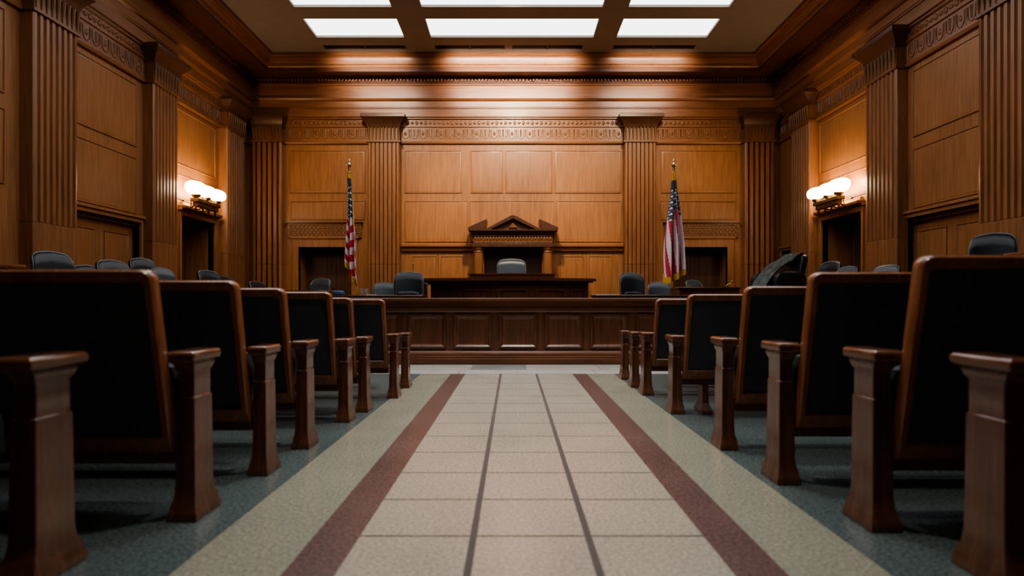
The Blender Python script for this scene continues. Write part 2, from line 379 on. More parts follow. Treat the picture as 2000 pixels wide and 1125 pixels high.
# pilasters
def pilaster(T, s0, s1, label, n=7, depth=0.2, deep=0.045, joint=1.95, lower=False, loc=None, mcap=0.16, gw=0.5):
    c = (s0+s1)/2; w = (s1-s0)/2
    o = T((c, 0, 0)); t = thing('pilaster', label, 'pilaster', o, 0, 'fluted wall pilasters')
    TT = lambda q: tuple(a-b for a, b in zip(T((q[0]+c, q[1], q[2])), o))
    def section(d):
        pts = [(-w, 0), (-w, depth-0.02), (-w+0.02, depth)]
        pitch = (2*w-0.06)/n
        for k in range(n):
            a = -w+0.03+pitch*k
            for j in range(7):
                u = j/6; pts.append((a+pitch*(0.5-gw/2+gw*u), depth-d*math.sin(PI*u)**0.6 if 0 < u < 1 else depth))
        pts += [(w-0.02, depth), (w, depth-0.02), (w, 0)]
        return pts
    m = MB(TT)
    m.rings([[(a, b, z) for a, b in section(deep)] for z in (joint+0.006, 4.84)])
    m.build('shaft', M['pil'], t, angle=45)
    m = MB(TT)
    m.rings([[(a, b, z) for a, b in section(deep if lower else 0.006)] for z in (0.36, joint)])
    m.build('lower_shaft', M['pil'], t, angle=45)
    m = MB(TT); m.rectloft([(0, -w-0.06, w+0.06, 0, depth+0.06), (0.22, -w-0.06, w+0.06, 0, depth+0.06), (0.25, -w-0.03, w+0.03, 0, depth+0.03), (0.34, -w-0.01, w+0.01, 0, depth+0.02), (0.36, -w, w, 0, depth)])
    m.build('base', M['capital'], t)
    m = MB(TT)
    m.box(-w-0.03, w+0.03, 0, depth+0.03, 4.84, 4.88)
    m.box(-w-0.005, w+0.005, 0, depth+0.005, 4.88, 5.24)
    for k in range(9):
        u = -w+0.03+(2*w-0.06)*k/8
        m.tube([(u, depth+0.005, 4.9), (u, depth+0.02, 5.05), (u, depth+0.03, 5.2)], [0.012, 0.02, 0.03], 6)
    m.build('necking', M['carve'], t)
    m = MB(TT)
    m.rectloft([(5.2, -w-0.01, w+0.01, 0, depth+0.02), (5.26, -w-0.03, w+0.03, 0, depth+0.04), (5.30, -w-0.04, w+0.04, 0, depth+0.05), (5.42, -w-mcap+0.02, w+mcap-0.02, 0, depth+0.15), (5.44, -w-mcap, w+mcap, 0, depth+0.17), (5.51, -w-mcap, w+mcap, 0, depth+0.17), (5.53, -w-mcap+0.02, w+mcap-0.02, 0, depth+0.14)])
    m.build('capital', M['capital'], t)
    return t
for a, b, l in ((2.8, 3.65, 'fluted wooden pilaster on the left wall, outside the frame behind the viewer'), (5.6, 6.45, 'fluted wooden pilaster on the left wall, just outside the frame'),
             (8.4, 9.25, 'large fluted wooden pilaster on the left wall, nearest the viewer'), (11.2, 12.02, 'fluted wooden pilaster on the left wall between the double door and the sconce'), (14.1, 15.0, 'narrow-looking wooden pilaster on the left wall, last before the corner')):
    pilaster(TL, a, b, l)
for a, b, l in ((2.4, 3.25, 'fluted wooden pilaster on the right wall, outside the frame behind the viewer'), (4.9, 5.8, 'fluted wooden pilaster on the right wall, just outside the frame'),
             (7.8, 8.66, 'large fluted wooden pilaster on the right wall, nearest the viewer'), (10.5, 11.42, 'fluted wooden pilaster on the right wall between the double door and the sconce'), (13.6, 14.5, 'narrow-looking wooden pilaster on the right wall, last before the corner')):
    pilaster(TR, a, b, l)
pilaster(TB, -6.53, -5.80, 'deeply ribbed pilaster on the back wall in the left corner', 5, 0.22, 0.15, 1.78, True, mcap=0.1, gw=0.42)
pilaster(TB, -3.64, -2.85, 'fluted pilaster on the back wall behind the left flag', 7, 0.2, 0.06, 1.78, True, gw=0.24)
pilaster(TB, 2.80, 3.59, 'fluted pilaster on the back wall left of the right flag', 7, 0.2, 0.06, 1.78, True, gw=0.24)
pilaster(TB, 5.81, 6.54, 'deeply ribbed pilaster on the back wall in the right corner', 5, 0.22, 0.15, 1.78, True, mcap=0.1, gw=0.42)

# doorways
def casing(T, s0, s1, z1, depth, n, mat='wall', w=0.1, head=0.12):
    m = MB(T)
    m.box(s0-w, s0, 0, 0.045, 0, z1+head); m.box(s1, s1+w, 0, 0.045, 0, z1+head); m.box(s0, s1, 0, 0.045, z1, z1+head)
    m.box(s0-w-0.03, s1+w+0.03, 0, 0.08, z1+head, z1+head+0.05)
    # reveal
    m.box(s0-0.02, s0, -depth, 0, 0, z1); m.box(s1, s1+0.02, -depth, 0, 0, z1); m.box(s0-0.02, s1+0.02, -depth, 0, z1, z1+0.02)
    return struct(m.build('trim_%d' % n, M[mat], origin=(0, 0, 0), bevel=0.006))
def leaf(T, s0, s1, z1, p, n, mat, par_name=None, handle_s=None, panels=2):
    m = MB(T); m.box(s0, s1, p-0.05, p, 0.005, z1)
    d = struct(m.build('door_%d' % n, M[mat], origin=(0, 0, 0), bevel=0.004))
    e = 0.1
    zz = [(0.2, 0.9), (1.02, z1-0.14)] if panels == 2 else [(0.2, z1-0.14)]
    for a, b in zz:
        q = MB(T); r = lambda x, pp: [(s0+e+x, pp, a+x), (s1-e-x, pp, a+x), (s1-e-x, pp, b-x), (s0+e+x, pp, b-x)]
        q.rings([r(0, p), r(0.004, p+0.016), r(0.02, p+0.016), r(0.035, p+0.002), r(0.06, p+0.01)], cap=False); q.add(r(0.06, p+0.01), [(0, 1, 2, 3)])
        q.build('door_panel', M[mat], d)
    if handle_s is not None:
        q = MB(T); q.tube([(handle_s, p, 1.0), (handle_s, p+0.05, 1.0), (handle_s, p+0.05, 1.2), (handle_s, p, 1.2)], 0.012, 6)
        q.build('door_handle', M['brass'], d)
    return d
k = 30; dn = 1
for T, (a, b), mid in ((TL, (9.35, 11.1), 10.22), (TR, (8.75, 10.55), 9.63)):
    casing(T, a, b, 2.27, 0.27, k, w=0.05, head=0.07); k += 1
    leaf(T, a+0.01, mid-0.004, 2.2, -0.13, dn, 'door', handle_s=mid-0.06); dn += 1
    leaf(T, mid+0.004, b-0.01, 2.2, -0.13, dn, 'door', handle_s=mid+0.06); dn += 1
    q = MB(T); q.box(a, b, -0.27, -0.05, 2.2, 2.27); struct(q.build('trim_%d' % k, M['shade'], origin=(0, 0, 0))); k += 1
for T, (a, b) in ((TL, (12.45, 13.85)), (TR, (11.85, 13.4))):
    casing(T, a, b, 2.6, 0.7, k, w=0.06, head=0.1); k += 1
    q = MB(T); q.rectloft([(2.72, a-0.05, b+0.05, 0, 0.12), (2.74, a-0.08, b+0.08, 0, 0.16), (2.79, a-0.08, b+0.08, 0, 0.17), (2.81, a-0.06, b+0.06, 0, 0.1), (2.88, a, b, 0, 0.05)])
    struct(q.build('trim_%d' % k, M['carve'], origin=(0, 0, 0), bevel=0.005)); k += 1
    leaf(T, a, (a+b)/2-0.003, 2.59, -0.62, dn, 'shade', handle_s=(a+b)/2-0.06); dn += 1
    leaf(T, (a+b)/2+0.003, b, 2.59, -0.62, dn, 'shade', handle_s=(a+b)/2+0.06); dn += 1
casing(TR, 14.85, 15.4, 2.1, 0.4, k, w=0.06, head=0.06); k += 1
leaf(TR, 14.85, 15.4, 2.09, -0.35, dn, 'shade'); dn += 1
for sg in (-1, 1):
    a, b = sorted((sg*4.10, sg*5.44))
    casing(TB, a, b, 2.22, 0.65, k, w=0.16, head=0.22); k += 1
    q = MB(TB); q.box(a-0.26, b+0.26, 0, 0.06, 2.46, 2.83); ob = struct(q.build('trim_%d' % k, M['carve'], origin=(0, 0, 0), bevel=0.008)); k += 1
    q = MB(TB)
    for j in range(34):
        s = a-0.2+(b-a+0.4)*j/33
        for i in range(5): q.sell((s+0.02*(i % 2), 0.06, 2.52+0.062*i), (0.024, 0.01, 0.034), 1, 1, 6, 4, fn=lambda x, y, z, r=(1 if (i+j) % 2 else -1): (x+z*0.6*r, y, z))
    q.build('carving', M['carve'], ob)
    q = MB(TB); q.box(a-0.3, b+0.3, 0, 0.1, 2.83, 2.86); q.build('moulding', M['capital'], ob)
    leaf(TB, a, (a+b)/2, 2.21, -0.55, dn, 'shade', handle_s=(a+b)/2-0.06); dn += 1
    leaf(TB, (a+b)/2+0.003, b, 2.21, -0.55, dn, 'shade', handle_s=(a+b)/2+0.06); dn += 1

# ------------------------------------------------------------------ wall sconces
def sconce(side, ys, z, label):
    sg = -1 if side == 'L' else 1
    yc = ys[1]; X0 = sg*XW
    t = thing('wall_sconce', label, 'sconce', (X0, yc, z), 0, 'wall sconces')
    i = -sg
    q = MB(); q.box(*sorted((0, i*0.05)), -0.22, 0.22, -0.42, -0.2); q.box(*sorted((0.0, i*0.07)), -0.1, 0.1, -0.34, -0.26); q.build('wall_plate', M['antique'], t, bevel=0.01)
    q = MB(); q.box(*sorted((i*0.28, i*0.44)), -0.45, 0.5, -0.27, -0.2); q.box(*sorted((i*0.31, i*0.41)), -0.4, 0.45, -0.36, -0.27)
    for yy in (-0.38, -0.1, 0.15, 0.42): q.tube([(i*0.36, yy, -0.34), (i*0.36, yy, -0.42), (i*0.33, yy+0.04, -0.45)], [0.03, 0.022, 0.012], 8)
    q.build('cross_bar', M['antique'], t, bevel=0.008)
    for k, y in enumerate(ys):
        dy = y-yc
        q = MB(); pts = [(i*0.05, dy*0.3, -0.3), (i*0.16, dy*0.5, -0.36), (i*0.3, dy*0.8, -0.34), (i*0.38, dy, -0.26), (i*0.38, dy, -0.17)]
        q.tube(pts, 0.018, 8); q.tube([(i*0.16, dy*0.5, -0.36), (i*0.2, dy*0.6, -0.25), (i*0.14, dy*0.6, -0.2)], 0.012, 6); q.build('arm', M['brass'], t)
        q = MB(); q.lathe([(0.03, -0.2), (0.07, -0.18), (0.09, -0.14), (0.085, -0.12)], i*0.38, dy, 14); q.build('cup', M['brass'], t)
        q = MB(); q.sell((i*0.38, dy, -0.0), (0.15, 0.30 if k == 0 else 0.27, 0.135 if k == 0 else 0.12), 0.8, 0.8, 20, 12); q.build('glass_globe', M['globe'], t)
    return t
sconce('L', [12.35, 12.76, 13.2], 3.13, 'brass wall sconce with glowing white glass globes on the left wall')
sconce('R', [12.02, 12.43, 12.89], 3.12, 'brass wall sconce with glowing white glass globes on the right wall')

# ------------------------------------------------------------------ dais levels
def dais(x0, x1, y0, y1, z0, z1, label):
    q = MB(); q.box(x0, x1, y0, y1, z0, z1); o = q.build('platform', M['carpet'], smooth=False, bevel=0.01)
    return tag(o, label, 'platform')
dais(-4.95, 4.35, 9.3, YB-0.28, 0, 0.18, 'low carpeted platform under the clerk desks and chairs')
dais(-2.55, 2.55, 12.93, YB-0.28, 0.18, 0.36, 'middle step of the raised platform under the judge bench')
dais(-1.7, 1.7, 13.15, YB-0.28, 0.36, 0.60, 'top step of the raised platform under the judge chair')
dais(-6.6, -5.02, 6.4, 13.9, 0, 0.27, 'long low platform along the left wall under the jury chairs')
dais(4.42, 6.6, 6.4, 13.5, 0, 0.36, 'long low platform along the right wall under the side chairs')

# ------------------------------------------------------------------ canopy behind the judge
t = thing('judge_canopy', 'carved wooden canopy with broken pediment and two columns behind the judge chair', 'canopy', (0, YB, 0.6))
Z = lambda z: z-0.6
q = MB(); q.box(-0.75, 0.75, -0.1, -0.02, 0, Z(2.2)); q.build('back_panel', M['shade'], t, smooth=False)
for sg in (-1, 1):
    q = MB(); q.lathe([(0.15, 0), (0.15, 0.06), (0.135, 0.09), (0.12, 0.14), (0.125, 0.5), (0.11, Z(2.05)), (0.125, Z(2.07)), (0.115, Z(2.09)), (0.13, Z(2.12)), (0.15, Z(2.15)), (0.15, Z(2.18))], sg*0.85, -0.42, 20)
    q.build('column', M['pil'], t)
    q = MB(); q.box(*sorted((sg*0.72, sg*0.98)), -0.3, -0.02, 0, Z(2.18)); q.build('side_pier', M['wall'], t, smooth=False)
q = MB(); q.box(-1.0, 1.0, -0.58, -0.02, Z(2.18), Z(2.26)); q.box(-0.97, 0.97, -0.55, -0.02, Z(2.26), Z(2.3)); q.build('architrave', M['capital'], t, bevel=0.006)
q = MB(); q.box(-0.97, 0.97, -0.54, -0.02, Z(2.3), Z(2.48))
for j in range(26):
    q.sell((-0.92+1.84*j/25, -0.545, Z(2.39)), (0.03, 0.014, 0.055 if j % 2 else 0.04), 1, 1, 7, 5)
q.build('carved_frieze', M['carve'], t)
q = MB(); q.rectloft([(Z(2.48), -0.98, 0.98, -0.55, -0.02), (Z(2.52), -1.02, 1.02, -0.6, -0.02), (Z(2.54), -1.06, 1.06, -0.64, -0.02), (Z(2.57), -1.09, 1.09, -0.67, -0.02), (Z(2.6), -1.09, 1.09, -0.67, -0.02)])
q.build('cornice', M['capital'], t)
q = MB(); q.prism([(-0.66, Z(2.6)), (0.66, Z(2.6)), (0.0, Z(2.9))], -0.5, -0.05); q.prism([(-0.11, Z(2.66)), (0.11, Z(2.66)), (0, Z(2.79))], -0.54, -0.5); q.build('tympanum', M['carve'], t)
q = MB()
for sg in (-1, 1):
    q.prism([(sg*0.70, Z(2.6)), (sg*0.56, Z(2.6)), (0, Z(2.865)), (0, Z(2.955)), (sg*0.06, Z(2.945))], -0.63, -0.04)
q.build('gable_moulding', M['capital'], t, bevel=0.008)
for sg in (-1, 1):
    q = MB(); q.prism([(sg*1.09, Z(2.6)), (sg*0.68, Z(2.6)), (sg*0.68, Z(2.72)), (sg*0.64, Z(2.87)), (sg*1.11, Z(2.65))], -0.64, -0.04)
    q.build('scroll_wing', M['capital'], t, bevel=0.01)

# ------------------------------------------------------------------ judge bench
t = thing('judge_bench', 'curved dark wooden judge bench with raised centre ledge', 'desk', (0, 12.3, 0.18))
def arc(x0, x1, yf, bulge, n=24):
    out = []
    for j in range(n+1):
        u = j/n; x = x0+(x1-x0)*u; out.append((x, yf-bulge*(1-(2*u-1)**2)))
    return out
def curved(x0, x1, yf, bulge, yb, z0, z1):
    a = arc(x0, x1, yf, bulge); return a+[(x1, yb), (x0, yb)]
ztop = 1.31-0.18
q = MB(); q.prism(curved(-1.66, 1.52, 0.1, 0.4, 0.5, 0, 0), 0.19, ztop-0.1, 'XY'); q.build('body', M['bar'], t, angle=30)
q = MB(); q.prism(curved(-1.72, 1.56, 0.08, 0.4, 0.55, 0, 0), 0.0, 0.12, 'XY'); q.build('plinth', M['bar'], t, angle=30)
q = MB()
for o_, z0, z1 in ((0.05, ztop-0.12, ztop-0.08), (0.14, ztop-0.08, ztop-0.055), (0.2, ztop-0.055, ztop-0.01), (0.17, ztop-0.01, ztop)):
    q.prism(curved(-1.98-o_, 1.46+o_, 0.08-o_*0.7, 0.4, 0.6, 0, 0), z0, z1, 'XY')
q.build('worktop', M['mahogx'], t, angle=30)
q = MB(); q.prism(curved(-0.87, 0.83, 0.02, 0.12, 0.35, 0, 0), ztop, ztop+0.075, 'XY'); q.prism(curved(-0.9, 0.86, 0.0, 0.12, 0.37, 0, 0), ztop+0.075, ztop+0.1, 'XY'); q.build('raised_ledge', M['mahogx'], t, angle=30)
for x in (-1.45, -0.75, 0.0, 0.75, 1.3):
    u = (x+1.66)/(3.18); yf = 0.1-0.4*(1-(2*u-1)**2)
    sl = -0.4*-2*(2*u-1)*2/3.18
    q = MB(lambda p, x=x, yf=yf, sl=sl: (x+p[0], yf-0.012+p[1]+sl*p[0], p[2]))
    for a in cut(-0.3, 0.3, 0.25, 0.92, [(-0.26, 0.26, 0.29, 0.88)]) if abs(x) < 1 else cut(-0.16, 0.16, 0.25, 0.92, [(-0.12, 0.12, 0.29, 0.88)]): q.box(a[0], a[1], -0.012, 0.02, a[2], a[3])
    q.build('panel_moulding', M['bar'], t)

# ------------------------------------------------------------------ the bar (front partition)
BX = 3.3
t = thing('court_bar', 'long panelled dark wooden partition across the room in front of the benches', 'partition', (0, 8.5, 0))
q = MB(); q.box(-BX, BX, 0.0, 0.12, 0.12, 0.78); q.build('body', M['bar'], t, smooth=False)
q = MB(); q.rings([[(x, y, z) for y, z in ((-0.13, 0), (-0.13, 0.07), (-0.10, 0.08), (-0.10, 0.10), (-0.075, 0.11), (-0.075, 0.135), (-0.045, 0.15), (-0.03, 0.175), (0.0, 0.18), (0.15, 0.18), (0.15, 0))] for x in (-BX, BX)]); q.build('base_moulding', M['barx'], t, angle=25)
q = MB(); q.rings([[(x, y, z) for y, z in ((0, 0.70), (-0.02, 0.71), (-0.03, 0.73), (-0.06, 0.745), (-0.06, 0.765), (-0.045, 0.77), (-0.045, 0.85), (-0.09, 0.865), (-0.13, 0.87), (-0.13, 0.898), (-0.12, 0.905), (0.16, 0.905), (0.16, 0.87), (0.12, 0.7))] for x in (-BX, BX)]); q.build('top_rail', M['barx'], t, angle=25)
pc = 0.07; pitch = 0.629
for kx in range(-5, 6):
    x = pc+kx*pitch
    q = MB(); z0, z1, w = 0.215, 0.68, 0.255
    r = lambda e, y: [(x-w+e, y, z0+e), (x+w-e, y, z0+e), (x+w-e, y, z1-e), (x-w+e, y, z1-e)]
    q.rings([r(0, 0), r(0.0, -0.028), r(0.02, -0.034), r(0.035, -0.02), r(0.06, -0.006), r(0.075, -0.004)], cap=False); q.add(r(0.075, -0.004), [(0, 1, 2, 3)])
    q.build('raised_panel', M['bar'], t, angle=25)

# ------------------------------------------------------------------ pews with tip-up seats
def pew(side, X, yb, arm_z, back_z, label, length=3.0, back_in=0.0, ratio=0.82, legx=None):
    """X: aisle edge centre of the arm post, yb: distance of its foot. side -1 left, +1 right."""
    s = side; y0 = yb+0.1*ratio
    t = thing('bench_seat', label, 'bench', (X, y0, 0), 0, 'courtroom benches along the aisle')
    def post(off, nm='arm_post'):
        T = lambda p: (p[0]*ratio*1.04+off, p[1]*ratio, p[2])
        q = MB(T); a = arm_z
        q.rectloft([(0, -0.062, 0.062, -0.115, 0.115), (0.028, -0.062, 0.062, -0.115, 0.115), (0.04, -0.056, 0.056, -0.108, 0.108), (0.06, -0.054, 0.054, -0.104, 0.104), (0.085, -0.046, 0.046, -0.092, 0.092), (0.13, -0.042, 0.042, -0.085, 0.085),
                    (a*0.72, -0.038, 0.038, -0.08, 0.08), (a*0.725, -0.034, 0.034, -0.074, 0.074), (a-0.085, -0.034, 0.034, -0.074, 0.074), (a-0.075, -0.04, 0.04, -0.084, 0.084), (a-0.055, -0.044, 0.044, -0.096, 0.096), (a-0.045, -0.044, 0.044, -0.1, 0.1)])
        p = q.build(nm, M['mahog'], t, bevel=0.006*ratio)
        q = MB(T); q.rectloft([(a-0.046, -0.05, 0.05, -0.112, 0.112), (a-0.038, -0.058, 0.058, -0.125, 0.125), (a-0.012, -0.06, 0.06, -0.13, 0.13), (a, -0.05, 0.05, -0.118, 0.118)])
        q.build('armrest', M['armtop'], t, bevel=0.014, seg=4)
    post(0.0); post(s*length)
    # leaning back
    xa, xb = s*(0.042+back_in), s*(length-0.042)
    zb, zt = 0.27, back_z; lean = 0.15
    def P(u, h, n):   # u: world x offset, h height, n: + toward the seat front
        k = (h-zb)/(zt-zb); return (u, -0.07-lean*k+n, h)
    R = 0.04
    def outline(e):
        a = min(xa, xb)+e; b = max(xa, xb)-e; z0 = zb+(e if e == 0 else e+0.035); z1 = zt-e*1.4; r = max(0.02, R-e*0.5)
        pts = [(a, z0), (b, z0)]
        for j in range(7): th = PI/2*j/6; pts.append((b-r+r*math.cos(th), z1-r+r*math.sin(th)))
        for j in range(7): th = PI/2+PI/2*j/6; pts.append((a+r+r*math.cos(th), z1-r+r*math.sin(th)))
        return pts
    o_, i_ = outline(0), outline(0.034)
    q = MB(); T4 = []
    for n_, ol in ((-0.018, i_), (-0.026, outline(0.026)), (-0.022, outline(0.006)), (-0.01, o_), (0.03, o_), (0.038, outline(0.006)), (0.04, i_)): T4.append([P(u, h, n_) for u, h in ol])
    q.rings(T4+[T4[0]], cap=False); q.build('back_frame', M['frame'], t, angle=50)
    q = MB()
    a, b = min(xa, xb)+0.025, max(xa, xb)-0.025; N_, K_ = 20, 12
    def skin(sign, base, puff):
        vs = []; fs = []
        for i in range(K_+1):
            for j in range(N_+1):
                u = j/N_; v = i/K_
                u = 0.5-0.5*math.cos(PI*u) if False else u
                ex = min(u*(b-a), (1-u)*(b-a))/0.06; ez = min(v, 1-v)*8
                f = (1-math.exp(-ex*1.2))*(1-math.exp(-ez))
                vs.append(P(a+(b-a)*u, zb+0.055+(zt-0.04-zb-0.055)*v, base+sign*puff*f))
        for i in range(K_):
            for j in range(N_): k0 = i*(N_+1)+j; fs.append((k0, k0+1, k0+N_+2, k0+N_+1))
        return vs, fs
    # denser columns near the aisle end
    v1, f1 = skin(-1, -0.012, 0.016); q.add(v1, f1); q.build('rear_upholstery', M['benchleather'], t)
    q = MB(); v1, f1 = skin(1, 0.035, 0.03); q.add(v1, f1); q.build('backrest_cushion', M['benchleather'], t)
    # tip-up seat, folded
    q = MB(); xm = s*(length/2+back_in/2); hw = (length-back_in)/2-0.06
    q.sell((xm, 0.045, 0.48), (hw, 0.045, 0.17), 0.3, 0.3, 32, 10, fn=lambda x, y, z: (x, y-0.05*z/0.17, z)); q.build('folded_seat', M['benchleather'], t)
    q = MB(); q.box(*sorted((xa, xb)), -0.06, -0.02, 0.22, 0.29); q.build('support_rail', M['mahogx'], t, bevel=0.005)
    for lx in ([legx] if legx else [])+[length*0.5]:
        q = MB(); q.rectloft([(0, s*lx-0.04, s*lx+0.04, -0.11, 0.11), (0.03, s*lx-0.04, s*lx+0.04, -0.11, 0.11), (0.08, s*lx-0.025, s*lx+0.025, -0.07, 0.07), (0.25, s*lx-0.022, s*lx+0.022, -0.06, 0.05)])
        if legx and lx == legx: q.rectloft([(0.24, s*lx-0.022, s*lx+0.022, -0.06, 0.05), (arm_z-0.1, s*lx-0.02, s*lx+0.02, -0.02, 0.06)])
        q.build('leg', M['mahog'], t, bevel=0.005)
    return t
LP = [(-1.50, 1.86, 0.70, 0.985, 1.0, 'left bench nearest the viewer, only its aisle arm in frame'),
      (-1.30, 2.42, 0.672, 0.985, 0.9, 'large dark leather bench on the left with its whole back at the frame edge'),
      (-1.265, 3.05, 0.645, 0.965, 0.78, 'second dark leather bench from the viewer in the left row of backs'),
      (-1.245, 3.60, 0.635, 0.94, 0.82, 'third dark leather bench back from the viewer left of the aisle'),
      (-1.215, 4.38, 0.60, 0.93, 0.82, 'fourth dark leather bench back from the viewer left of the aisle'),
      (-1.175, 4.78, 0.59, 0.892, 0.78, 'fifth dark leather bench back from the viewer left of the aisle, mostly hidden'),
      (-1.07, 5.46, 0.575, 0.882, 0.78, 'last dark leather bench left of the aisle with its back in view, before the bar')]
for X, y, a, b, r, l in LP: pew(-1, X, y, a, b, l, ratio=r, back_in=0.12 if y < 2 else 0)
pew(-1, -1.08, 6.10, 0.55, 0.80, 'wooden end post bench behind the last leather back on the left', back_in=0.15)
RP = [(1.52, 1.83, 0.70, 1.0, 1.0, 'right bench nearest the viewer, only its aisle arm in frame'),
      (1.40, 2.31, 0.685, 1.03, 0.9, 'large dark leather bench on the right with its back reaching the frame edge'),
      (1.30, 2.90, 0.672, 0.998, 0.87, 'second dark leather bench from the viewer in the right row of backs'),
      (1.255, 3.57, 0.655, 0.95, 0.82, 'third dark leather bench back from the viewer right of the aisle'),
      (1.26, 4.70, 0.605, 0.917, 0.85, 'fourth dark leather bench back from the viewer right of the aisle'),
      (1.235, 5.62, 0.58, 0.885, 0.85, 'last dark leather bench right of the aisle with its back in view, before the bar')]
for i, (X, y, a, b, r, l) in enumerate(RP): pew(1, X, y, a, b, l, ratio=r, legx=0.22 if i == 4 else None)
pew(1, 1.225, 6.12, 0.56, 0.80, 'wooden end post bench just behind the last leather back on the right', back_in=0.2)
pew(1, 1.24, 6.75, 0.54, 0.74, 'wooden end post bench nearest the bar on the right', back_in=0.35)

# ------------------------------------------------------------------ swivel chairs
def make_chair(name, label, lm, wide=0.56, tall=1.2, loc=(0, 0, 0), rz=0, group='leather swivel chairs'):
    t = thing(name, label, 'chair', loc, rz, group)
    w = wide/2; hb = (tall-0.5)/2
    def bend(x, y, z):
        k = z/hb
        zz = z+(0.05*(1-(x/w)**2) if z > 0 else 0)
        xx = x*(1-0.08*max(0, -k)) 
        return (xx, y-0.05*(x/w)**2+0.03*math.cos(k*PI*1.2)+0.05*k+0.13*max(0, k)**2, zz)
    q = MB(); q.sell((0, 0.25, 0.52+hb), (w, 0.065, hb-0.02), 0.3, 0.24, 40, 20, fn=bend); q.build('backrest', lm, t, angle=60)
    # lumbar roll, head cushion
    q = MB(); q.sell((0, 0.2, 0.78), (w*0.84, 0.07, 0.12), 0.6, 0.4, 24, 10, fn=lambda x, y, z: (x, y-0.04*(x/w)**2, z)); q.build('lumbar_cushion', lm, t, angle=60)
    pts = []
    for j in range(41):
        th = 2*PI*j/40; g = lambda v, e: math.copysign(abs(v)**e, v)
        x, y, z = bend((w)*g(math.cos(th), 0.27), 0.0, (hb-0.02)*g(math.sin(th), 0.3)); pts.append((x, y+0.22, z+0.52+hb))
    q = MB(); q.tube(pts, 0.013, 6); q.build('piping', M['piping'], t)
    q = MB(); q.sell((0, -0.02, 0.47), (w*0.95, 0.27, 0.06), 0.4, 0.4, 24, 10); q.build('seat', lm, t, angle=60)
    for sg in (-1, 1):
        q = MB(); q.tube([(sg*w*0.9, -0.1, 0.46), (sg*(w+0.02), -0.14, 0.55), (sg*(w+0.03), -0.1, 0.66), (sg*(w+0.03), 0.16, 0.68), (sg*w*0.95, 0.24, 0.66)], 0.022, 8)
        q.sell((sg*(w+0.03), 0.02, 0.69), (0.035, 0.15, 0.02), 0.5, 0.5, 12, 6); q.build('armrest', M['blackplastic'], t)
    q = MB(); q.lathe([(0.035, 0.12), (0.035, 0.28), (0.022, 0.285), (0.022, 0.42), (0.09, 0.425), (0.09, 0.44)], 0, 0, 12); q.build('gas_lift', M['chrome'], t)
    q = MB()
    for j in range(5):
        a = 2*PI*j/5+0.3; q.tube([(0, 0, 0.14), (0.3*math.cos(a), 0.3*math.sin(a), 0.075)], [0.03, 0.018], 8)
    q.build('base', M['blackplastic'], t)
    for j in range(5):
        a = 2*PI*j/5+0.3; q = MB(); cx, cy = 0.3*math.cos(a), 0.3*math.sin(a)
        q.tube([(cx-0.02*math.sin(a), cy+0.02*math.cos(a), 0.03), (cx+0.02*math.sin(a), cy-0.02*math.cos(a), 0.03)], 0.03, 10)
        q.tube([(cx, cy, 0.03), (cx, cy, 0.075)], 0.01, 6); q.build('caster', M['blackplastic'], t)
    return t
def at(px, d): return (px-1002)/1200*d
def zz(py, d): return H+(587-py)/1200*d
black = make_chair('swivel_chair', 'black leather swivel chair behind the clerk desk, right of the left flag', M['leather'], 0.54, 1.22, (at(794, 11.25), 11.25, 0.18))
def ch(src, px, d, py, label, rz=0, zf=0.18, w=None, X=None, dy=0):
    base_h = {'b': 1.27, 'g': 1.27}['b']; top = zz(py, d)
    s = (top-zf)/base_h; x = at(px, d)
    sx = (w/1200*d/0.56) if w else s
    return dup(src, (x, d, zf), rz, label, (sx, sx if not w else s, s))
black.scale = (1.0, 1.0, (zz(530, 11.25)-0.18)/1.27)
ch(black, 1242, 11.25, 531, 'black leather swivel chair behind the right desk, left of the right flag', 0.12, w=50)
grey = make_chair('swivel_chair', 'grey leather low-back chair half hidden left of the black clerk chair', M['greyleather'], 0.54, 1.22, (at(749, 12.4), 12.4, 0.18), 0.15)
grey.scale = (0.8, 0.9, (zz(551, 12.4)-0.18)/1.27)
ch(grey, 616, 12.6, 543, 'grey leather chair in front of the dark left doorway', -0.15, w=42)
ch(grey, 1290, 12.4, 550, 'grey leather chair half hidden right of the black chair under the right flag', -0.1, w=46)
ch(grey, 1366, 12.6, 546, 'grey leather chair in front of the dark right doorway', 0.2, w=36)
jc = ch(grey, 999, 13.7, 504, 'high-backed grey leather chair at the centre of the judge bench under the canopy', 0, zf=0.60, w=58)
# side chairs along both walls; the backrest is what shows above the benches
def side_chair(src, px, X, py, zf, label, rz, wpx):
    d = 1200*X/(px-1002); top = zz(py, d); sz = (top-zf)/1.27
    sx = min(0.8, 0.85*wpx/1200*d/0.56/max(0.5, abs(math.cos(rz))))*1.0
    off = 0.27*sx
    dup(src, (X+off*math.sin(rz), d-off*math.cos(rz), zf), rz, label, (sx, sx, sz))
for px, X, py, w, l, r in ((102, -5.35, 491, 50, 'black leather chair farthest left, its curved top above the bench rail', 1.15),
                     (174, -5.9, 518, 38, 'low grey-rimmed chair top just above the large left bench', 1.15),
                     (221, -5.35, 508, 42, 'dark leather chair in front of the left double door', 1.15),
                     (279, -5.95, 504, 46, 'larger dark leather chair below the second left pilaster', 1.15),
                     (317, -5.4, 523, 30, 'dark leather chair tucked behind the larger one at the second left pilaster', 1.15),
                     (408, -5.4, 528, 32, 'black leather chair in front of the left sconce doorway', 1.15),
                     (438, -5.95, 539, 26, 'low dark chair top right of the left sconce doorway', 1.15),
                     (503, -5.45, 549, 30, 'far dark chair top at the foot of the left corner pilaster', 1.15)):
    side_chair(grey if px == 317 else black, px, X, py, 0.27, l, r, w)
